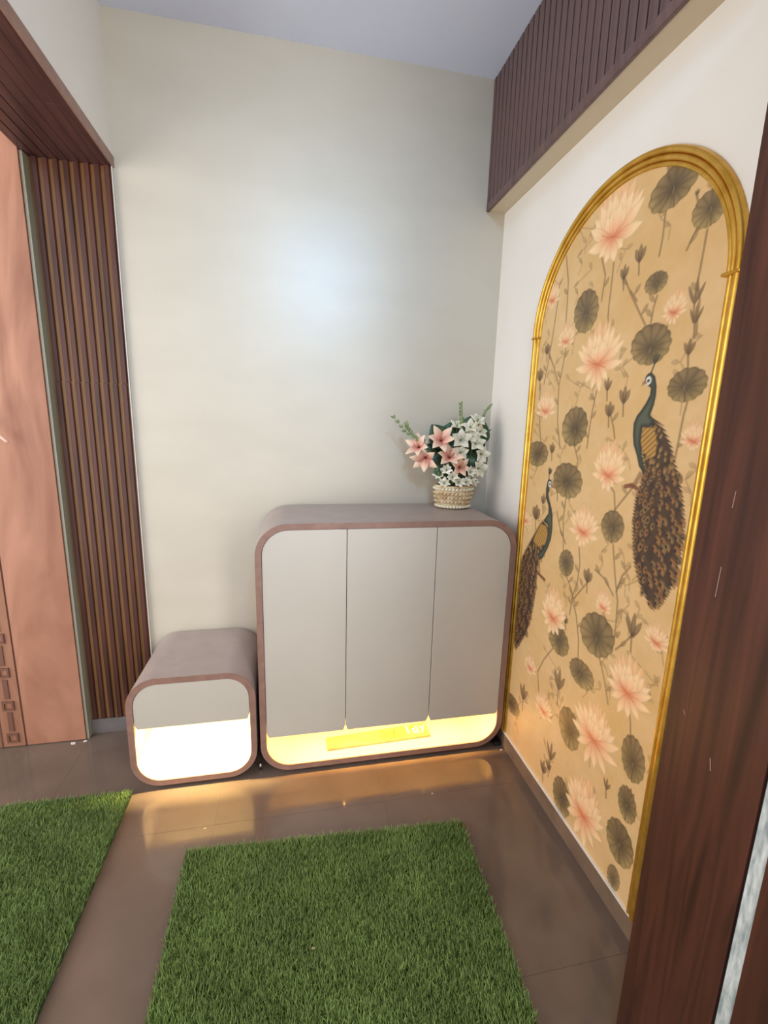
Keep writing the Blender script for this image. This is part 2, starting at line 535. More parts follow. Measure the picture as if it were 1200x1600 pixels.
# marbled board with raised letters lying in the lit niche
pq = MB()
c4 = [(-0.777, -0.345), (-0.327, -0.330), (-0.330, -0.245), (-0.778, -0.275)]
pq.v = [(x, y, 0.0415) for x, y in c4] + [(x, y, 0.0515) for x, y in c4]
pq.f = [(3, 2, 1, 0), (4, 5, 6, 7), (0, 1, 5, 4), (1, 2, 6, 5), (2, 3, 7, 6), (3, 0, 4, 7)]
pq = pq.build('name_board', M['plaque'], bevel=0.001)
tag(pq, 'long marbled board with raised pale letters lying in the lit cabinet niche', 'name plate')
for (pts) in ([(-0.70, -0.282), (-0.66, -0.295), (-0.62, -0.318), (-0.58, -0.334)], [(-0.475, -0.262), (-0.480, -0.285), (-0.487, -0.315), (-0.487, -0.330)]):
    MB().tube([(x, y, 0.0514) for x, y in pts], 0.0016, 6).build('vein', M['vein'], pq, True)


def text_mesh(txt, size, depth):
    cu = bpy.data.curves.new('letter', 'FONT')
    cu.body = txt
    cu.size = size
    cu.extrude = depth
    cu.offset = 0.0012
    ob = bpy.data.objects.new('tmp', cu)
    COL.objects.link(ob)
    bpy.context.view_layer.update()
    me = bpy.data.meshes.new_from_object(ob.evaluated_get(bpy.context.evaluated_depsgraph_get()))
    bpy.data.objects.remove(ob, do_unlink=True)
    return me


for ch, x, y in (('I', -0.428, -0.307), ('d', -0.402, -0.310), ('y', -0.366, -0.296)):
    me = text_mesh(ch, 0.066, 0.0025)
    me.materials.clear()
    me.materials.append(M['letter'])
    o = link('letter', me, pq)
    o.location = (x, y, 0.0535)
    o.rotation_euler = (0, 0, 0.05)

# ------------------------------------------------------------------ arched mural (painted into a fine colour grid, metres on the wall)
PADS = [(0.946, 1.954, 0.073, 0.05), (1.061, 1.861, 0.047, 0.038), (0.932, 1.746, 0.037, 0.028), (0.94, 1.598, 0.071, 0.05), (1.071, 1.489, 0.058, 0.038), (0.653, 1.739, 0.063, 0.064), (0.656, 1.388, 0.066, 0.067), (0.441, 1.285, 0.074, 0.05), (0.647, 1.211, 0.08, 0.062), (0.887, 1.109, 0.046, 0.05), (0.69, 0.937, 0.044, 0.045), (0.691, 0.66, 0.063, 0.054), (0.878, 0.769, 0.078, 0.07), (0.831, 0.611, 0.067, 0.043), (0.422, 0.228, 0.064, 0.043), (0.803, 0.393, 0.058, 0.071), (1.079, 0.503, 0.043, 0.068), (0.805, 0.127, 0.054, 0.066), (1.082, 0.361, 0.035, 0.054), (1.076, 0.228, 0.058, 0.063), (1.073, 0.103, 0.027, 0.039)]
LOTUS = [(0.745, 1.918, 0.16, 0.119, 0.074), (1.003, 1.661, 0.062, 0.04, 0.029), (0.451, 1.818, 0.073, 0.05, 0.031), (0.559, 1.664, 0.071, 0.051, 0.02), (0.738, 1.573, 0.132, 0.115, 0.082), (0.472, 1.439, 0.086, 0.069, 0.029), (0.842, 1.251, 0.112, 0.076, 0.047), (0.759, 1.06, 0.1, 0.08, 0.052), (0.4, 1.019, 0.057, 0.051, 0.026), (0.647, 0.719, 0.122, 0.082, 0.068), (0.891, 0.86, 0.067, 0.037, 0.01), (1.096, 0.854, 0.062, 0.046, 0.026), (1.027, 0.669, 0.118, 0.089, 0.078), (0.533, 0.458, 0.068, 0.049, 0.033), (0.648, 0.349, 0.08, 0.067, 0.032), (0.922, 0.441, 0.134, 0.115, 0.101), (0.919, 0.164, 0.145, 0.1, 0.097), (1.112, 1.361, 0.058, 0.041, 0.023)]
BUDS = [(0.863, 1.836, 0.02, 0.024), (0.81, 1.806, 0.017, 0.021), (1.063, 1.574, 0.014, 0.02), (0.87, 1.477, 0.02, 0.026), (0.816, 1.44, 0.022, 0.023), (0.448, 1.659, 0.025, 0.02), (0.414, 1.573, 0.027, 0.025), (0.807, 0.934, 0.025, 0.025), (1.015, 0.865, 0.021, 0.037), (0.722, 0.525, 0.023, 0.042), (0.503, 0.337, 0.026, 0.037), (0.686, 0.145, 0.022, 0.027), (0.721, 0.239, 0.017, 0.037), (1.059, 1.694, 0.012, 0.03), (1.068, 1.645, 0.01, 0.024), (0.796, 1.511, 0.014, 0.021), (0.54, 1.313, 0.02, 0.02), (1.088, 0.402, 0.012, 0.018), (0.474, 1.069, 0.037, 0.03), (0.715, 0.178, 0.017, 0.021), (1.0, 0.353, 0.011, 0.02), (0.514, 1.125, 0.018, 0.019), (0.722, 0.748, 0.015, 0.016), (1.022, 1.91, 0.007, 0.008), (0.599, 1.184, 0.02, 0.022)]
STEMS = [[(0.814, 1.789), (0.84, 1.75), (0.875, 1.702), (0.913, 1.651)], [(0.843, 1.749), (0.872, 1.718)], [(0.942, 1.713), (0.935, 1.685), (0.932, 1.646)], [(0.999, 1.654), (0.989, 1.632), (0.979, 1.612)], [(1.064, 1.817), (1.062, 1.766), (1.059, 1.714), (1.072, 1.671), (1.073, 1.63), (1.077, 1.598)], [(0.76, 1.846), (0.761, 1.795), (0.76, 1.727), (0.767, 1.639)], [(0.701, 1.881), (0.729, 1.821), (0.724, 1.753)], [(0.514, 1.941), (0.54, 1.856), (0.547, 1.775), (0.55, 1.674)], [(0.461, 1.877), (0.488, 1.809), (0.479, 1.728), (0.465, 1.624), (0.446, 1.537)], [(0.563, 1.642), (0.555, 1.581), (0.543, 1.52), (0.557, 1.401), (0.587, 1.315)], [(0.457, 1.646), (0.504, 1.587), (0.538, 1.531)], [(0.748, 1.493), (0.739, 1.44), (0.734, 1.383), (0.732, 1.324)], [(1.08, 1.45), (1.075, 1.418), (1.073, 1.374), (1.069, 1.313)], [(0.823, 1.424), (0.843, 1.385), (0.861, 1.331)], [(0.665, 1.33), (0.694, 1.281), (0.691, 1.239)], [(0.84, 1.238), (0.878, 1.206), (0.891, 1.152), (0.895, 1.097)], [(0.899, 1.061), (0.923, 0.973), (0.946, 0.904), (0.952, 0.829), (0.95, 0.768)], [(0.837, 0.963), (0.884, 0.949), (0.926, 0.915)], [(0.976, 1.018), (0.95, 0.982), (0.936, 0.929)], [(0.749, 1.009), (0.762, 0.959), (0.76, 0.894), (0.744, 0.844), (0.739, 0.774)], [(0.699, 0.895), (0.731, 0.861), (0.755, 0.826)], [(0.809, 0.912), (0.775, 0.867), (0.753, 0.836)], [(0.74, 0.831), (0.772, 0.788), (0.799, 0.712), (0.807, 0.649)], [(0.893, 0.848), (0.927, 0.817), (0.941, 0.784), (0.927, 0.757)], [(0.9, 0.711), (0.933, 0.657), (0.962, 0.592)], [(1.02, 0.843), (0.991, 0.8), (0.963, 0.766)], [(1.035, 0.651), (1.053, 0.594), (1.063, 0.542)], [(0.674, 0.624), (0.62, 0.545), (0.587, 0.474), (0.608, 0.407)], [(0.972, 1.271), (0.948, 1.234), (0.908, 1.183), (0.883, 1.151)], [(0.651, 1.148), (0.648, 1.082), (0.667, 0.975)], [(0.424, 1.539), (0.427, 1.447), (0.46, 1.331)], [(0.607, 1.096), (0.641, 1.035), (0.677, 1.0)], [(0.898, 2.053), (0.922, 2.006), (0.934, 1.976)], [(0.924, 2.048), (0.929, 1.998)], [(0.935, 1.948), (0.933, 1.907), (0.935, 1.849), (0.931, 1.808)], [(1.037, 1.833), (1.024, 1.811), (1.015, 1.794)]]
P1BODY = [(0.968, 1.423), (0.985, 1.414), (1.018, 1.394), (1.04, 1.365), (1.053, 1.347), (1.067, 1.316), (1.084, 1.285), (1.101, 1.248), (1.113, 1.214), (1.122, 1.176), (1.128, 1.135), (1.127, 1.098), (1.125, 1.061), (1.119, 1.021), (1.108, 0.986), (1.094, 0.955), (1.075, 0.936), (1.059, 0.937), (1.043, 0.955), (1.024, 0.972), (1.006, 0.998), (0.988, 1.031), (0.976, 1.072), (0.966, 1.118), (0.961, 1.162), (0.961, 1.202), (0.969, 1.232), (0.975, 1.255), (0.977, 1.269), (0.974, 1.297), (0.953, 1.337), (0.94, 1.37)]
P1NECK = [(0.947, 1.526), (0.957, 1.529), (0.972, 1.517), (0.981, 1.493), (0.983, 1.47), (0.981, 1.448), (0.973, 1.422), (0.988, 1.41), (0.978, 1.39), (0.952, 1.39), (0.952, 1.354), (0.963, 1.318), (0.981, 1.281), (0.979, 1.269), (0.957, 1.29), (0.945, 1.316), (0.928, 1.344), (0.921, 1.369), (0.918, 1.4), (0.926, 1.42), (0.938, 1.433), (0.952, 1.452), (0.962, 1.471), (0.963, 1.488), (0.95, 1.497), (0.937, 1.507), (0.94, 1.52)]
P1WING = [(0.951, 1.397), (0.972, 1.4), (0.994, 1.384), (1.006, 1.356), (1.008, 1.321), (0.99, 1.313), (0.963, 1.329), (0.948, 1.362)]
P1BEAK = [(0.941, 1.512), (0.931, 1.505), (0.931, 1.495), (0.939, 1.501), (0.948, 1.5)]
P1LEG = [(0.965, 1.271), (0.951, 1.243), (0.939, 1.233)]
P1FOOT = [(0.918, 1.23), (0.939, 1.236), (0.961, 1.231)]
P1CREST = [(0.957, 1.529), (0.963, 1.546), (0.965, 1.556)]
P2BODY = [(0.523, 1.048), (0.486, 1.003), (0.436, 0.929), (0.404, 0.878), (0.381, 0.83), (0.373, 0.781), (0.373, 0.714), (0.379, 0.615), (0.392, 0.506), (0.403, 0.474), (0.436, 0.506), (0.47, 0.559), (0.499, 0.625), (0.512, 0.687), (0.52, 0.75), (0.521, 0.802), (0.519, 0.839), (0.519, 0.892), (0.556, 0.938), (0.573, 0.983), (0.575, 1.019), (0.546, 1.041)]
P2NECK = [(0.535, 1.203), (0.552, 1.201), (0.563, 1.186), (0.548, 1.173), (0.544, 1.149), (0.557, 1.123), (0.573, 1.101), (0.584, 1.073), (0.59, 1.032), (0.588, 0.994), (0.574, 0.957), (0.547, 0.911), (0.523, 0.896), (0.51, 0.915), (0.541, 0.943), (0.561, 0.98), (0.566, 1.022), (0.554, 1.043), (0.528, 1.047), (0.542, 1.064), (0.556, 1.081), (0.551, 1.108), (0.53, 1.133), (0.525, 1.162), (0.529, 1.186)]
P2WING = [(0.517, 1.034), (0.548, 1.032), (0.565, 1.005), (0.555, 0.967), (0.514, 0.946), (0.471, 0.954), (0.488, 0.993)]
P2BEAK = [(0.554, 1.187), (0.579, 1.182), (0.6, 1.176), (0.577, 1.174), (0.556, 1.176)]
P2LEG = [(0.522, 0.893), (0.533, 0.862), (0.534, 0.843)]
P2FOOT = [(0.522, 0.846), (0.546, 0.841), (0.573, 0.836)]
P2CREST = [(0.539, 1.204), (0.536, 1.217), (0.539, 1.227)]



def paint_mural(U, V):
    rg = np.random.default_rng(11)
    h, w = U.shape

    def lin(c):
        c = np.array(c) / 255.0
        return np.where(c <= 0.04045, c / 12.92, ((c + 0.055) / 1.055) ** 2.4)

    def vnoise(sc, seed):
        r = np.random.default_rng(seed)
        g = r.random((64, 64))
        x, y = (U * sc) % 62, (V * sc) % 62
        xi, yi = x.astype(int), y.astype(int)
        fx, fy = x - xi, y - yi
        fx, fy = fx * fx * (3 - 2 * fx), fy * fy * (3 - 2 * fy)
        return (g[yi, xi] * (1 - fx) + g[yi, xi + 1] * fx) * (1 - fy) + (g[yi + 1, xi] * (1 - fx) + g[yi + 1, xi + 1] * fx) * fy

    C = np.empty((h, w, 3))
    n1 = 0.6 * vnoise(7, 1) + 0.4 * vnoise(19, 2)
    C[:] = lin((211, 174, 121))
    C = C * (1 - n1[..., None] * 0.9 + 0.45 * 0.9) if False else C
    C += (n1[..., None] - 0.5) * np.array([0.10, 0.10, 0.09])
    C += (vnoise(60, 3)[..., None] - 0.5) * 0.025

    def window(u0, u1, v0, v1):
        us, vs = U[0], V[:, 0]
        a, b = np.searchsorted(us, u0), np.searchsorted(us, u1)
        c, d = np.searchsorted(vs, v0), np.searchsorted(vs, v1)
        return slice(max(c, 0), max(d, 0)), slice(max(a, 0), max(b, 0))

    def blend(sl, al, col):
        al = np.clip(al, 0, 1)[..., None]
        C[sl] = C[sl] * (1 - al) + np.asarray(col) * al

    def seg_dist(u, v, pts):
        d = np.full(u.shape, 9.0)
        T = np.zeros(u.shape)
        L = 0.0
        for (a, b), (c, e) in zip(pts[:-1], pts[1:]):
            du, dv = c - a, e - b
            l2 = du * du + dv * dv + 1e-12
            t = np.clip(((u - a) * du + (v - b) * dv) / l2, 0, 1)
            dd = np.hypot(u - a - t * du, v - b - t * dv)
            m = dd < d
            d = np.where(m, dd, d)
            T = np.where(m, L + t * math.sqrt(l2), T)
            L += math.sqrt(l2)
        return d, T / max(L, 1e-9)

    def stroke(pts, wd, col, al=0.8):
        us, vs = [p[0] for p in pts], [p[1] for p in pts]
        sl = window(min(us) - wd * 3, max(us) + wd * 3, min(vs) - wd * 3, max(vs) + wd * 3)
        u, v = U[sl], V[sl]
        if u.size == 0:
            return
        d, t = seg_dist(u, v, pts)
        blend(sl, al * np.clip((wd - d) / 0.002 + 0.5, 0, 1), lin(col))

    def inside(u, v, poly):
        r = np.zeros(u.shape, bool)
        n = len(poly)
        for i in range(n):
            (a, b), (c, e) = poly[i], poly[(i + 1) % n]
            if b == e:
                continue
            k = ((b > v) != (e > v)) & (u < (c - a) * (v - b) / (e - b) + a)
            r ^= k
        return r

    def poly_mask(poly, soft=0.002, pad=0.01):
        us, vs = [p[0] for p in poly], [p[1] for p in poly]
        sl = window(min(us) - pad, max(us) + pad, min(vs) - pad, max(vs) + pad)
        u, v = U[sl], V[sl]
        d, _ = seg_dist(u, v, list(poly) + [poly[0]])
        s = np.where(inside(u, v, poly), d, -d)
        return sl, u, v, s, np.clip(s / soft + 0.5, 0, 1)

    def petal(c, ang, ln, wd, base, tip, al=0.92, bend=0.0):
        sl = window(c[0] - ln * 1.1, c[0] + ln * 1.1, c[1] - ln * 1.1, c[1] + ln * 1.1)
        u, v = U[sl] - c[0], V[sl] - c[1]
        if u.size == 0:
            return
        ca, sa = math.cos(ang), math.sin(ang)
        x, y = u * ca + v * sa, -u * sa + v * ca
        y = y - bend * x * x / ln
        t = np.clip(x / ln, 0, 1)
        half = wd * (np.sin(PI * np.clip(t, 0, 1) ** 1.15) ** 0.75) + 1e-6
        e = (half - np.abs(y))
        a = np.clip(e / 0.002 + 0.4, 0, 1) * ((x > 0) & (x < ln))
        k = np.clip(t * 1.35, 0, 1)[..., None]
        col = lin(base) * (1 - k) + lin(tip) * k
        edge = np.clip(1 - e / 0.006, 0, 1)[..., None]
        vein = (0.5 + 0.5 * np.cos(y / max(wd, 1e-4) * 9))[..., None]
        col = col * (1 - 0.22 * edge) * (0.95 + 0.05 * vein)
        blend(sl, a * al, col)

    # stems first
    for i, s in enumerate(STEMS):
        stroke(s, 0.0032, (128, 100, 66), 0.72)
        for p, q in zip(s[:-1], s[1:]):
            if rg.random() < 0.5:
                a = rg.choice([-0.7, 0.8]) + PI / 2
                petal(((p[0] + q[0]) / 2, (p[1] + q[1]) / 2), a, 0.034, 0.007, (118, 94, 62), (146, 118, 78), 0.6)
    # faint background sprigs
    for i in range(85):
        u0, v0 = rg.uniform(0.38, 1.15), rg.uniform(0.1, 2.0)
        a = rg.uniform(0.9, 2.2)
        pts = [(u0 + math.cos(a + 0.3 * k * rg.uniform(-1, 1)) * 0.03 * k, v0 + math.sin(a) * 0.03 * k) for k in range(4)]
        stroke(pts, 0.0022, (146, 114, 74), 0.5)
        for k in range(1, 4):
            petal(pts[k], a + (0.9 if k % 2 else -0.9), 0.028, 0.007, (140, 110, 70), (168, 136, 94), 0.5)

    def bud(c, ru, rv, al=0.85):
        for k, (a, s) in enumerate(((PI / 2 - 0.45, 0.85), (PI / 2 + 0.45, 0.9), (PI / 2, 1.0))):
            petal((c[0], c[1] - rv), a, 2 * rv * s, ru * 0.42, (86, 66, 52), (136, 108, 74), al)
        stroke([(c[0], c[1] - rv), (c[0] + 0.004, c[1] - rv * 2.2)], 0.003, (112, 88, 60), 0.7)

    for b_ in BUDS:
        bud(b_[:2], b_[2], b_[3])

    def pad(c, ru, rv, seed):
        r = np.random.default_rng(seed)
        sl = window(c[0] - ru * 1.3, c[0] + ru * 1.3, c[1] - rv * 1.3, c[1] + rv * 1.3)
        u, v = U[sl], V[sl]
        if u.size == 0:
            return
        ou, ov = r.uniform(-0.12, 0.12), r.uniform(-0.18, -0.02)
        x, y = (u - c[0]) / ru, (v - c[1]) / rv
        th, R = np.arctan2(y, x), np.hypot(x, y)
        lob = r.integers(11, 15)
        ph = r.uniform(0, 6)
        edge = 0.94 + 0.055 * np.abs(np.sin(th * lob / 2 + ph)) * 1.2 + 0.05 * np.sin(th * 2 + ph * 2)
        s = edge - R
        a = np.clip(s / 0.05 + 0.5, 0, 1)
        # veins radiate from an off-centre eye
        th2, R2 = np.arctan2(y - ov, x - ou), np.hypot(x - ou, y - ov)
        vein = np.abs(np.sin(th2 * lob / 2 + ph)) ** 0.6
        k = np.clip(R2, 0, 1)[..., None]
        top = np.clip(0.5 + 0.5 * y, 0, 1)[..., None]
        mott = (vnoise(34, seed)[sl] - 0.5)[..., None] * 0.5
        colA = (lin((172, 146, 92)) * (1 - top) + lin((118, 96, 68)) * top) * (1 + mott)
        col = lin((58, 50, 50)) * (1 - k ** 0.75) + colA * k ** 0.75
        col = col * (0.54 + 0.56 * vein[..., None] * (0.35 + 0.65 * k))
        rim = np.clip(1 - s / 0.12, 0, 1)[..., None]
        col = col * (1 - 0.42 * rim)
        blend(sl, a * 0.93, col)
        eu, ev = c[0] + ou * ru, c[1] + ov * rv
        petal((eu, ev + 0.004), -PI / 2, min(0.4 * rv, 0.02), 0.0028, (210, 190, 150), (150, 128, 90), 0.9)
        stroke([(eu, ev), (eu + 0.1 * ru, c[1] - rv * 0.95)], 0.0022, (92, 74, 52), 0.7)

    for i, q in enumerate(PADS):
        pad(q[:2], q[2], q[3], 40 + i)

    def lotus(c, up, wd, dn, seed):
        r = np.random.default_rng(seed)
        c = (c[0] + 0.0, c[1])
        base, tip, tip2 = (220, 140, 92), (234, 186, 136), (242, 206, 158)
        # tall cupped rear petals, then middle ones, then the low front ones
        for a in (-1.0, 1.0, -0.82, 0.82, -0.6, 0.6, -0.38, 0.38, -0.16, 0.16, 0.0):
            an = PI / 2 - a * 0.92 + r.uniform(-0.05, 0.05)
            ln = up * (1 - 0.22 * abs(a) ** 1.4) * r.uniform(0.9, 1.02)
            petal(c, an, ln, up * 0.115, base, tip, 0.82, 0.22 * a + r.uniform(-0.08, 0.08))
        for a in (-1.15, 1.15, -0.8, 0.8, -0.45, 0.45, -0.12):
            an = PI / 2 - a + r.uniform(-0.06, 0.06)
            ln = (up * 0.74 * math.cos(a) ** 2 + wd * 1.0 * math.sin(a) ** 2) * r.uniform(0.9, 1.05)
            petal(c, an, ln, up * 0.125, base, tip2, 0.88, 0.25 * a)
        for a in (-0.62, 0.62, -0.2, 0.25):
            an = PI / 2 - a + r.uniform(-0.08, 0.08)
            petal(c, an, up * 0.48 * r.uniform(0.85, 1.1), up * 0.125, (236, 160, 116), tip2, 0.88, 0.2 * a)
        for s_ in (-1, 1):
            for dd, lw in ((0.22, 1.0), (-0.28, 0.92)):
                an = (0 if s_ > 0 else PI) + s_ * dd
                petal(c, an, wd * lw, up * 0.115, (224, 136, 94), tip2, 0.93, 0.25 * s_)
        for a in (-0.9, 0.85, -0.3, 0.3):
            an = -PI / 2 + a + r.uniform(-0.12, 0.12)
            petal(c, an, dn * (1.05 - 0.2 * abs(a)) * r.uniform(0.85, 1.1), up * 0.105, (222, 142, 100), tip2, 0.93)
        sl = window(c[0] - 0.06, c[0] + 0.06, c[1] - 0.05, c[1] + 0.05)
        u, v = U[sl], V[sl]
        if u.size:
            blend(sl, 0.40 * np.exp(-((u - c[0]) ** 2 / (2 * (0.17 * up) ** 2) + (v - c[1]) ** 2 / (2 * (0.07 * up) ** 2))), lin((214, 110, 66)))
        stroke([(c[0] - 0.45 * wd, c[1] + 0.13 * up), (c[0] - 0.15 * wd, c[1] + 0.02 * up), (c[0], c[1]), (c[0] + 0.3 * wd, c[1] - 0.10 * up)], 0.0016, (170, 82, 52), 0.45)

    for i, q in enumerate(LOTUS):
        lotus(q[:2], q[2], q[3], q[4], 90 + i)

    def peacock(BODY, NECK, WING, BEAK, LEG, FOOT, CREST, flip, seed):
        r = np.random.default_rng(seed)
        stroke(LEG, 0.006, (150, 112, 78), 0.8)
        stroke(FOOT, 0.006, (116, 66, 48), 0.9)
        sl, u, v, s, a = poly_mask(BODY, 0.005)
        # ragged feather edge
        rag = 0.004 * np.sin(v * 700 + u * 300)
        a = np.clip((s + rag) / 0.005 + 0.5, 0, 1)
        tone = np.clip(0.5 + 0.5 * np.sin(u * 130 + np.sin(v * 60) * 2), 0, 1)[..., None]
        col = lin((52, 38, 36)) * (1 - 0.35 * tone) + lin((92, 68, 48)) * 0.35 * tone
        blend(sl, a * 0.97, col)
        us = [p[0] for p in BODY]
        vs = [p[1] for p in BODY]
        v_top, v_bot = max(vs), min(vs)
        # rows of eye feathers
        row = 0
        vv = v_top - 0.02
        while vv > v_bot + 0.012:
            f = (v_top - vv) / (v_top - v_bot)
            step = 0.0155 + 0.009 * min(1, f * 1.5)
            x = min(us) + (0.5 * step if row % 2 else 0)
            while x < max(us):
                cu, cv = x + r.uniform(-.008, .008), vv + r.uniform(-.008, .008)
                if inside(np.array([cu]), np.array([cv]), BODY)[0]:
                    ss = step * 0.46 * r.uniform(0.8, 1.2)
                    an = -PI / 2 + (0.55 if flip else 0.45) * (1 if cu > sum(us) / len(us) else -0.3)
                    if f < 0.26:
                        petal((cu, cv), an - 0.3, ss * 2.6, ss * 0.62, (60, 44, 34), (176, 138, 82), 0.85)
                    else:
                        petal((cu, cv + ss), an, ss * 2.8, ss * 0.7, (66, 48, 38), (152, 114, 70), 0.8)
                        petal((cu, cv + ss * 0.5), an, ss * 1.7, ss * 0.5, (132, 98, 58), (178, 116, 68) if r.random() < 0.5 else (150, 126, 84), 0.8)
                        petal((cu, cv - ss * 0.1), an, ss * 0.9, ss * 0.34, (40, 34, 42), (48, 42, 50), 0.95)
                x += step
            vv -= step * 0.85
            row += 1
        # wing
        sl, u, v, s, a = poly_mask(WING, 0.004)
        ln = np.abs(np.sin((u * 0.8 + v * (0.9 if flip else -0.9)) * 230)) ** 0.7
        col = lin((186, 142, 74)) * ln[..., None] + lin((96, 66, 36)) * (1 - ln[..., None])
        blend(sl, a, col)
        # neck and breast
        sl, u, v, s, a = poly_mask(NECK, 0.003)
        k = np.clip(s / 0.014, 0, 1)[..., None]
        col = lin((38, 40, 36)) * (1 - k) + lin((84, 90, 74)) * k
        blend(sl, a, col)
        # head marks
        hu, hv = NECK[0][0] + (0.004 if not flip else 0.012), NECK[0][1] - 0.018
        sl = window(hu - 0.03, hu + 0.03, hv - 0.03, hv + 0.03)
        u, v = U[sl], V[sl]
        q = np.hypot((u - hu) / 0.011, (v - hv) / 0.012)
        blend(sl, np.clip((1 - q) * 5, 0, 1), lin((206, 206, 196)))
        q = np.hypot((u - hu) / 0.005, (v - hv) / 0.005)
        blend(sl, np.clip((1 - q) * 4, 0, 1), lin((60, 62, 58)))
        sl, u, v, s, a = poly_mask(BEAK, 0.003)
        blend(sl, a, lin((150, 112, 80)))
        stroke(CREST, 0.0026, (70, 66, 60), 0.9)
        for dx in (-0.012, 0.0, 0.012):
            petal(CREST[-2], math.atan2(CREST[-1][1] - CREST[-2][1], CREST[-1][0] - CREST[-2][0]) + dx * 30, 0.028, 0.006, (60, 58, 54), (96, 86, 66), 0.9)

    peacock(P1BODY, P1NECK, P1WING, P1BEAK, P1LEG, P1FOOT, P1CREST, False, 5)
    peacock(P2BODY, P2NECK, P2WING, P2BEAK, P2LEG, P2FOOT, P2CREST, True, 6)
    return np.clip(C, 0.005, 0.95)


AY, AA, AZ, AB = -0.765, 0.408, 1.705, 0.378      # centre, half width, spring height, rise of the outer arch
MWD = 0.042                                       # moulding width
mu = empty('arched_mural')
tag(mu, 'tall arched gold framed mural of peacocks and lotus flowers on the right wall', 'mural')

NU, NV = 330, 860
us = np.linspace(-(AY + AA) + 0.02, -(AY - AA) - 0.02, NU)
vs = np.linspace(0.0693, AZ + AB - 0.02, NV)
Ug, Vg = np.meshgrid(us, vs)
colr = paint_mural(Ug, Vg)
# cells inside the arch only
ins = (Vg < AZ) | ((((Ug + AY) / (AA - 0.02)) ** 2 + ((Vg - AZ) / (AB - 0.02)) ** 2) < 1.0)
cell = ins[:-1, :-1] & ins[1:, :-1] & ins[:-1, 1:] & ins[1:, 1:]
jj, ii = np.nonzero(cell)
idx = np.arange(NU * NV).reshape(NV, NU)
# counter-clockwise seen from the room (-x side): u runs to -y
quads = np.stack([idx[jj, ii], idx[jj, ii + 1], idx[jj + 1, ii + 1], idx[jj + 1, ii]], 1)
used = np.zeros(NU * NV, bool)
used[quads.ravel()] = True
remap = np.cumsum(used) - 1
quads = remap[quads]
co = np.stack([np.full(NU * NV, -0.004), -Ug.ravel(), Vg.ravel()], 1)[used]
cc = np.concatenate([colr.reshape(-1, 3), np.ones((NU * NV, 1))], 1)[used].astype(np.float32)
me = bpy.data.meshes.new('printed_panel')
me.vertices.add(len(co))
me.vertices.foreach_set('co', co.ravel())
me.loops.add(quads.size)
me.loops.foreach_set('vertex_index', quads.ravel().astype(np.int32))
me.polygons.add(len(quads))
me.polygons.foreach_set('loop_start', np.arange(0, quads.size, 4, dtype=np.int32))
me.update(calc_edges=True)
ca = me.color_attributes.new('Col', 'FLOAT_COLOR', 'POINT')
ca.data.foreach_set('color', cc.ravel())
me.materials.append(M['mural'])
link('printed_panel', me, mu)
# board behind the print
bd = MB()
arc = [(AY + (AA - 0.015) * math.cos(a), AZ + (AB - 0.015) * math.sin(a)) for a in np.linspace(0, PI, 33)]
loop = [(AY + AA - 0.015, 0.0693)] + arc + [(AY - AA + 0.015, 0.0693)]
n = len(loop)
bd.v = [(-0.0005, y, z) for y, z in loop] + [(-0.0035, y, z) for y, z in loop]
bd.f = [tuple(range(n)), tuple(range(2 * n - 1, n - 1, -1))] + [(i, (i + 1) % n, n + (i + 1) % n, n + i) for i in range(n)]
bd.build('backing_board', M['cream'], mu)


def bead_profile(beads):
    """(inward offset, height) polyline of half-round beads"""
    pr = [(0.0, 0.0)]
    for s0, s1, hgt in beads:
        for k in range(7):
            a = PI * k / 6
            pr.append(((s0 + s1) / 2 - (s1 - s0) / 2 * math.cos(a), 0.004 + hgt * math.sin(a) ** 0.8))
    pr.append((beads[-1][1], 0.0))
    return pr


def sweep(path, normals, prof, name):
    q = MB()
    k = len(prof)
    for (y, z), (ny, nz) in zip(path, normals):
        for s, hgt in prof:
            q.v.append((-hgt - 0.0002, y + ny * s, z + nz * s))
    for i in range(len(path) - 1):
        for j in range(k - 1):
            a = i * k + j
            q.f.append((a, a + 1, a + k + 1, a + k))
    q.f.append(tuple(range(k)))
    q.f.append(tuple((len(path) - 1) * k + j for j in range(k - 1, -1, -1)))
    o = q.build(name, M['gold'], mu)
    auto_smooth(o, 0.9)
    bm = bmesh.new()
    bm.from_mesh(o.data)
    bmesh.ops.recalc_face_normals(bm, faces=bm.faces)
    bm.to_mesh(o.data)
    bm.free()
    return o


ang = np.linspace(0, PI, 65)
path, nor = [], []
for a in ang:
    y, z = AY + AA * math.cos(a), AZ + AB * math.sin(a)
    g = Vector((math.cos(a) / AA, math.sin(a) / AB)).normalized()
    path.append((y, z))
    nor.append((-g.x, -g.y))
sweep(path, nor, bead_profile([(0, 0.017, 0.015), (0.017, 0.031, 0.011), (0.031, MWD, 0.006)]), 'arch_moulding')
side = bead_profile([(0, 0.022, 0.014), (0.022, 0.036, 0.008)])
sweep([(AY + AA, 0.0693), (AY + AA, AZ - 0.002)], [(-1, 0)] * 2, side, 'side_moulding')
sweep([(AY - AA, 0.0693), (AY - AA, AZ - 0.002)], [(1, 0)] * 2, side, 'side_moulding')
for yy, s_ in ((AY + AA, -1), (AY - AA, 1)):
    y0, y1 = sorted((yy - s_ * 0.001, yy + s_ * MWD))
    MB().box(-0.0205, -0.0002, y0, y1, AZ - 0.004, AZ + 0.003).build('joint_collar', M['gold'], mu, bevel=0.002)

# ------------------------------------------------------------------ artificial grass mats


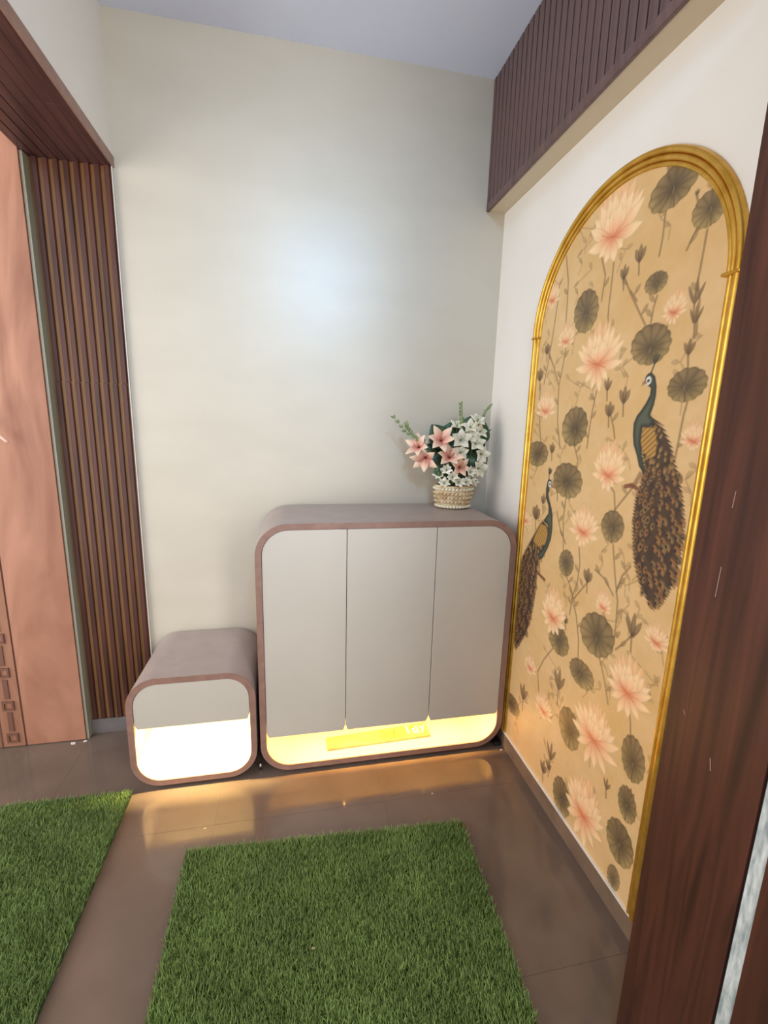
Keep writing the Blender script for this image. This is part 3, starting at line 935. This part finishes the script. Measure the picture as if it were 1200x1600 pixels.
def grass_mat(name, label, quad, n, seed, cbase):
    """quad: back-left, back-right, front-right, front-left (x, y)"""
    q = MB()
    q.v = [(x, y, 0.0) for x, y in quad] + [(x, y, 0.005) for x, y in quad]
    q.f = [(0, 1, 2, 3), (7, 6, 5, 4), (1, 0, 4, 5), (2, 1, 5, 6), (3, 2, 6, 7), (0, 3, 7, 4)]
    root = q.build(name, M['mat_back'])
    tag(root, label, 'mat', 'green grass mats on the floor')
    r = np.random.default_rng(seed)
    s, t = r.random(n), r.random(n)
    # tufts: pull blades toward tuft rows
    P = [np.array(p) for p in quad]
    s = np.clip(s, 0, 1)
    xy = ((1 - s)[:, None] * P[0] + s[:, None] * P[1]) * (1 - t)[:, None] + ((1 - s)[:, None] * P[3] + s[:, None] * P[2]) * t[:, None]
    # trim the corners round
    hgt = r.uniform(0.014, 0.026, n)
    wd = r.uniform(0.0011, 0.0019, n)
    a = r.random(n) * 2 * PI
    lean = r.uniform(0.1, 0.75, n) * hgt
    la = a + r.normal(0, 0.5, n) + PI / 2
    nap = 0.004                                       # general nap toward the back-left
    dx, dy = np.cos(la) * lean - nap * 0.4, np.sin(la) * lean + nap
    wx, wy = np.cos(a) * wd, np.sin(a) * wd
    z0 = np.full(n, 0.004)
    v = np.empty((n, 5, 3))
    v[:, 0] = np.stack([xy[:, 0] - wx, xy[:, 1] - wy, z0], 1)
    v[:, 1] = np.stack([xy[:, 0] + wx, xy[:, 1] + wy, z0], 1)
    v[:, 2] = np.stack([xy[:, 0] + wx * .8 + dx * .38, xy[:, 1] + wy * .8 + dy * .38, z0 + hgt * .62], 1)
    v[:, 3] = np.stack([xy[:, 0] - wx * .8 + dx * .38, xy[:, 1] - wy * .8 + dy * .38, z0 + hgt * .62], 1)
    v[:, 4] = np.stack([xy[:, 0] + dx, xy[:, 1] + dy, z0 + hgt], 1)
    o5 = (np.arange(n) * 5)[:, None]
    loops = np.concatenate([o5 + np.array([0, 1, 2, 3]), o5 + np.array([3, 2, 4])], 1).ravel()
    starts = (np.arange(n) * 7)[:, None] + np.array([0, 4])
    me = bpy.data.meshes.new('pile')
    me.vertices.add(n * 5)
    me.vertices.foreach_set('co', v.ravel())
    me.loops.add(len(loops))
    me.loops.foreach_set('vertex_index', loops.astype(np.int32))
    me.polygons.add(2 * n)
    me.polygons.foreach_set('loop_start', starts.ravel().astype(np.int32))
    me.update(calc_edges=True)
    base = np.array(cbase)
    k = r.random(n)
    cb = base[None] * (0.65 + 0.7 * k[:, None]) + (r.random((n, 1)) < 0.12) * np.array([[0.035, 0.030, 0.006]])
    patch = 0.5 + 0.5 * np.sin(xy[:, 0] * 17 + 2 * np.sin(xy[:, 1] * 11)) * np.sin(xy[:, 1] * 19 + xy[:, 0] * 5)
    cb *= (0.86 + 0.28 * patch)[:, None]
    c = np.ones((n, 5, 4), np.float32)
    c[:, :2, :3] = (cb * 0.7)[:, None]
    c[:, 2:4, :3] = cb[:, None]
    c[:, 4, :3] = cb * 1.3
    ca = me.color_attributes.new('Col', 'FLOAT_COLOR', 'POINT')
    ca.data.foreach_set('color', c.ravel())
    me.materials.append(M['grass'])
    o = link('pile', me, root)
    o['kind'] = 'stuff'
    return root


grass_mat('grass_mat', 'green artificial grass mat in the middle of the floor before the large cabinet', [(-1.254, -0.690), (-0.338, -0.738), (-0.362, -1.42), (-1.246, -1.42)], 120000, 1, (0.138, 0.205, 0.052))
grass_mat('grass_mat', 'green artificial grass mat at the left lying in the doorway by the pink door', [(-1.925, -0.398), (-1.506, -0.406), (-1.503, -1.35), (-1.925, -1.35)], 78000, 2, (0.118, 0.180, 0.046))

# ------------------------------------------------------------------ flower basket
PX, PY, PZ = -0.207, -0.118, 1.0226
fb = empty('flower_basket')
tag(fb, 'woven basket of pink and white artificial flowers standing on the large cabinet', 'plant')


def basket():
    q = MB()
    prof = [(0.0, 0.060), (0.006, 0.068), (0.03, 0.074), (0.06, 0.079), (0.085, 0.082), (0.100, 0.083), (0.104, 0.080), (0.100, 0.076), (0.085, 0.074)]
    seg = 48
    for i, (z, r) in enumerate(prof):
        for k in range(seg):
            a = 2 * PI * k / seg
            q.v.append((PX + r * math.cos(a), PY + r * 0.82 * math.sin(a), PZ + z))
    for i in range(len(prof) - 1):
        for k in range(seg):
            a, b_ = i * seg + k, i * seg + (k + 1) % seg
            q.f.append((a, b_, b_ + seg, a + seg))
    q.f.append(tuple(range(seg - 1, -1, -1)))
    q.build('basket', M['basket'], fb, True)
    # woven bands: rows of small slanted strands
    for zc, rr, m_, nn, th in ((0.011, 0.0715, 'basket_pale', 34, 0.0075), (0.088, 0.083, 'basket_pale', 34, 0.0065), (0.032, 0.076, 'basket', 30, 0.006), (0.050, 0.079, 'basket', 30, 0.006), (0.068, 0.081, 'basket', 30, 0.006)):
        w_ = MB()
        for k in range(nn):
            a = 2 * PI * (k + 0.5 * (round(zc * 1000) % 2)) / nn
            d = PI / nn * 0.95
            pts = []
            for s_ in (-1, 0, 1):
                aa = a + s_ * d
                ro = rr + (0.0035 if s_ == 0 else 0.0)
                pts.append((PX + ro * math.cos(aa), PY + ro * 0.82 * math.sin(aa), PZ + zc + s_ * 0.004))
            w_.tube(pts, [th * 0.5, th, th * 0.5], 6)
        o = w_.build('woven_band', M[m_], fb, True)
    dk = MB()
    ring = [(PX + 0.074 * math.cos(2 * PI * k / 32), PY + 0.06 * math.sin(2 * PI * k / 32), PZ + 0.090) for k in range(32)]
    n = len(dk.v)
    dk.v = ring + [(PX, PY, PZ + 0.104)]
    dk.f = [(k, (k + 1) % 32, 32) for k in range(32)]
    dk.build('filler', M['moss'], fb, True)


basket()


def petal_geo(q, base, dirv, up, ln, wd, curl=0.2, cup=0.15, nseg=5):
    """a pointed petal as a 3-wide strip; returns per-vertex t"""
    d = Vector(dirv).normalized()
    u = Vector(up)
    u = (u - d * u.dot(d)).normalized()
    s = d.cross(u)
    n = len(q.v)
    ts = []
    for i in range(nseg + 1):
        t = i / nseg
        hw = wd * math.sin(PI * min(1, 0.08 + t * 0.92) ** 0.8) ** 0.9
        c = Vector(base) + d * ln * t * (1 - 0.12 * t) + u * (curl * ln * t * t)
        for k in (-1, 0, 1):
            q.v.append(tuple(c + s * hw * k + u * (cup * hw * abs(k))))
            ts.append(t)
    for i in range(nseg):
        for k in range(2):
            a = n + i * 3 + k
            q.f.append((a, a + 1, a + 4, a + 3))
    return ts


def lily(name, loc, axis, size, petals, c_in, c_out, m_, seed, parent=fb):
    r = random.Random(seed)
    ax = Vector(axis).normalized()
    e1 = ax.orthogonal().normalized()
    e2 = ax.cross(e1)
    q = MB()
    T = []
    for k in range(petals):
        a = 2 * PI * k / petals + r.uniform(-0.2, 0.2)
        rad = e1 * math.cos(a) + e2 * math.sin(a)
        T += petal_geo(q, loc, ax * 0.75 + rad * r.uniform(0.7, 1.0), ax, size * r.uniform(0.85, 1.1), size * (0.24 if m_ == 'petal_pink' else 0.30), -0.22, 0.25)
    o = q.build(name, M[m_], parent, True)
    if m_ == 'petal_pink':
        ca = o.data.color_attributes.new('Col', 'FLOAT_COLOR', 'POINT')
        ci, co_ = np.array(c_in), np.array(c_out)
        arr = np.array([list(ci * (1 - min(1, t * 1.4)) + co_ * min(1, t * 1.4)) for t in T], np.float32)
        ca.data.foreach_set('color', arr.ravel())
    sm = o.modifiers.new('thick', 'SOLIDIFY')
    sm.thickness = 0.0012
    # throat with stamens
    st = MB()
    for k in range(3):
        a = 2 * PI * k / 3
        rad = e1 * math.cos(a) + e2 * math.sin(a)
        st.tube([Vector(loc), Vector(loc) + ax * size * 0.35 + rad * size * 0.08, Vector(loc) + ax * size * 0.55 + rad * size * 0.16], [0.0012, 0.001, 0.0018], 5)
    st.build('stamen', M['leaf_pale'], o, True)
    return o


def stem(p1, bow=0.02, r0=0.0022, m_='stem'):
    p0 = Vector((PX + (p1[0] - PX) * 0.22, PY + (p1[1] - PY) * 0.22, PZ + 0.095))
    p1 = Vector(p1)
    mid = (p0 + p1) / 2 + Vector((0, 0, bow))
    pts = [p0 * (1 - t) ** 2 + mid * 2 * t * (1 - t) + p1 * t * t for t in (0, .25, .5, .75, 1)]
    MB().tube(pts, r0, 6).build('stem', M[m_], fb, True)


pin, pout = srgb(206, 92, 84), srgb(236, 204, 176)
for i, (x, y, z, ax, sz) in enumerate((
        (-0.285, -0.150, 1.315, (-0.25, -0.9, 0.5), 0.066),
        (-0.372, -0.130, 1.285, (-0.6, -0.6, 0.5), 0.062),
        (-0.345, -0.140, 1.245, (-0.5, -0.75, -0.35), 0.066),
        (-0.250, -0.160, 1.245, (-0.1, -0.9, 0.6), 0.066),
        (-0.205, -0.170, 1.205, (0.1, -0.95, 0.15), 0.050))):
    stem((x, y, z - 0.004))
    lily('lily', (x, y, z), ax, sz * 1.18, 6, pin, pout, 'petal_pink', 10 + i)
for i, (x, y, z, ax, sz) in enumerate((
        (-0.200, -0.150, 1.318, (-0.1, -0.9, 0.35), 0.052), (-0.150, -0.130, 1.372, (-0.2, -0.8, 0.6), 0.040), (-0.118, -0.125, 1.400, (0.0, -0.8, 0.7), 0.040),
        (-0.110, -0.135, 1.355, (0.3, -0.8, 0.4), 0.038), (-0.132, -0.150, 1.305, (0.1, -0.9, 0.3), 0.044), (-0.105, -0.150, 1.262, (0.2, -0.9, 0.0), 0.042),
        (-0.160, -0.140, 1.335, (-0.1, -0.9, 0.5), 0.042), (-0.200, -0.160, 1.268, (0.0, -0.95, 0.3), 0.040), (-0.352, -0.125, 1.312, (-0.3, -0.8, 0.5), 0.026),
        (-0.205, -0.115, 1.375, (-0.2, -0.6, 0.9), 0.034), (-0.120, -0.165, 1.200, (0.35, -0.9, 0.2), 0.048))):
    stem((x, y, z - 0.003))
    lily('white_flower', (x, y, z), ax, sz * 1.22, 5, pin, pout, 'petal_white', 60 + i)
# low ring of pale blossoms over the rim
for i, (x, z) in enumerate(((-0.268, 1.145), (-0.240, 1.172), (-0.214, 1.150), (-0.285, 1.178), (-0.180, 1.150), (-0.150, 1.166), (-0.135, 1.150), (-0.262, 1.200), (-0.160, 1.192))):
    a = math.asin(max(-1, min(1, (x - PX) / 0.085)))
    y = PY - 0.075 * math.cos(a)
    lily('blossom', (x, y, z - 0.008), ((x - PX) * 4, -0.7, 0.5), 0.034, 7, pin, pout, 'petal_white', 90 + i)


def leaf(base, tip, wd, up, m_='leaf', parent=fb, name='leaf'):
    q = MB()
    d = Vector(tip) - Vector(base)
    petal_geo(q, base, d, up, d.length * (1.1 if wd > 0.015 else 1), wd * (1.3 if wd > 0.015 else 1), 0.06, 0.22, 7)
    o = q.build(name, M[m_], parent, True)
    o.modifiers.new('thick', 'SOLIDIFY').thickness = 0.0012
    return o


for bse, tip, wd, m_ in (
        ((-0.255, -0.11, 1.29), (-0.320, -0.10, 1.385), 0.040, 'leaf'), ((-0.245, -0.10, 1.29), (-0.222, -0.09, 1.400), 0.036, 'leaf'),
        ((-0.235, -0.12, 1.26), (-0.240, -0.10, 1.375), 0.042, 'leaf'),
        ((-0.140, -0.085, 1.30), (-0.108, -0.08, 1.435), 0.058, 'leaf'), ((-0.115, -0.09, 1.32), (-0.062, -0.085, 1.400), 0.042, 'leaf'),
        ((-0.130, -0.10, 1.285), (-0.066, -0.10, 1.325), 0.034, 'leaf'), ((-0.135, -0.10, 1.22), (-0.068, -0.10, 1.300), 0.048, 'leaf'),
        ((-0.120, -0.12, 1.330), (-0.034, -0.11, 1.372), 0.010, 'leaf'), ((-0.250, -0.15, 1.20), (-0.315, -0.15, 1.178), 0.024, 'leaf'),
        ((-0.245, -0.16, 1.23), (-0.285, -0.16, 1.205), 0.020, 'leaf'), ((-0.190, -0.16, 1.20), (-0.180, -0.17, 1.265), 0.022, 'leaf'),
        ((-0.180, -0.15, 1.225), (-0.120, -0.16, 1.235), 0.022, 'leaf'), ((-0.275, -0.14, 1.250), (-0.330, -0.14, 1.225), 0.020, 'leaf'),
        ((-0.300, -0.12, 1.27), (-0.335, -0.11, 1.30), 0.018, 'leaf'), ((-0.222, -0.15, 1.24), (-0.225, -0.15, 1.31), 0.022, 'leaf'),
        ((-0.240, -0.09, 1.24), (-0.300, -0.08, 1.330), 0.036, 'leaf'), ((-0.200, -0.09, 1.22), (-0.170, -0.08, 1.330), 0.036, 'leaf'),
        ((-0.160, -0.09, 1.22), (-0.100, -0.08, 1.310), 0.034, 'leaf'), ((-0.215, -0.13, 1.16), (-0.275, -0.14, 1.225), 0.026, 'leaf'),
        ((-0.195, -0.13, 1.16), (-0.150, -0.15, 1.225), 0.026, 'leaf'), ((-0.285, -0.12, 1.25), (-0.340, -0.10, 1.255), 0.024, 'leaf'),
        ((-0.170, -0.12, 1.34), (-0.193, -0.12, 1.440), 0.012, 'leaf_pale')):
    leaf(bse, tip, wd, (0, -1, 0.25), m_)
    stem(bse, 0.0, 0.0016)
# long sprigs with small leaflets
for pts in ([(-0.300, -0.13, 1.24), (-0.375, -0.13, 1.315), (-0.435, -0.13, 1.350), (-0.485, -0.13, 1.405)], [(-0.360, -0.125, 1.30), (-0.400, -0.125, 1.335), (-0.425, -0.125, 1.365), (-0.432, -0.125, 1.380)],
            [(-0.180, -0.12, 1.30), (-0.185, -0.12, 1.37), (-0.192, -0.12, 1.42), (-0.196, -0.12, 1.465)], [(-0.100, -0.10, 1.36), (-0.085, -0.10, 1.41), (-0.075, -0.10, 1.44), (-0.058, -0.10, 1.463)]):
    sp = MB().tube(pts, [0.002, 0.0018, 0.0015, 0.001], 6).build('sprig', M['leaf_pale'], fb, True)
    for i in range(1, len(pts)):
        a, b_ = Vector(pts[i - 1]), Vector(pts[i])
        for f in (0.3, 0.65, 1.0):
            c = a.lerp(b_, f)
            for s_ in (-1, 1):
                dv = (b_ - a).normalized() * 0.018 + Vector((s_ * 0.009, -0.004, s_ * 0.004))
                leaf(c, c + dv, 0.0042, (0, -1, 0), 'leaf_pale', sp, 'leaflet')
    stem(pts[0], 0.0, 0.0018)

# ------------------------------------------------------------------ small litter


def flake(name, label, cat, x, y, z, s, m_, seed, group=None):
    r = random.Random(seed)
    q = MB()
    n = 7
    ring = [(x + s * r.uniform(.6, 1.1) * math.cos(2 * PI * k / n), y + s * 0.55 * r.uniform(.6, 1.1) * math.sin(2 * PI * k / n)) for k in range(n)]
    q.v = [(a, b_, z) for a, b_ in ring] + [(x + (a - x) * .8, y + (b_ - y) * .8, z + s * 0.25 + r.uniform(0, s * .15)) for a, b_ in ring]
    q.f = [tuple(range(n - 1, -1, -1)), tuple(range(n, 2 * n))] + [(k, (k + 1) % n, n + (k + 1) % n, n + k) for k in range(n)]
    return tag(q.build(name, M[m_]), label, cat, group)


flake('plaster_flake', 'pale flake of plaster on the floor under the pink door leaf', 'debris', -1.842, -0.068, 0.0, 0.014, 'flake', 1)
flake('plaster_flake', 'pale flake of plaster in the corner between pink door and slatted jamb', 'debris', -1.800, -0.060, 0.0, 0.009, 'flake', 2)
flake('paper_scrap', 'tiny pale scrap on the floor in front of the small cabinet', 'debris', -1.216, -0.598, 0.0, 0.007, 'chip', 3)
flake('paper_scrap', 'tiny pale scrap on the floor in front of the large cabinet', 'debris', -0.396, -0.587, 0.0, 0.006, 'chip', 4)
flake('paper_scrap', 'small whitish scrap by the skirting at the right foot of the large cabinet', 'debris', -0.030, -0.412, 0.0, 0.008, 'flake', 5)
flake('leaf_chip', 'pale dry chip caught on the middle grass mat', 'debris', -0.867, -1.040, 0.019, 0.007, 'chip', 6)
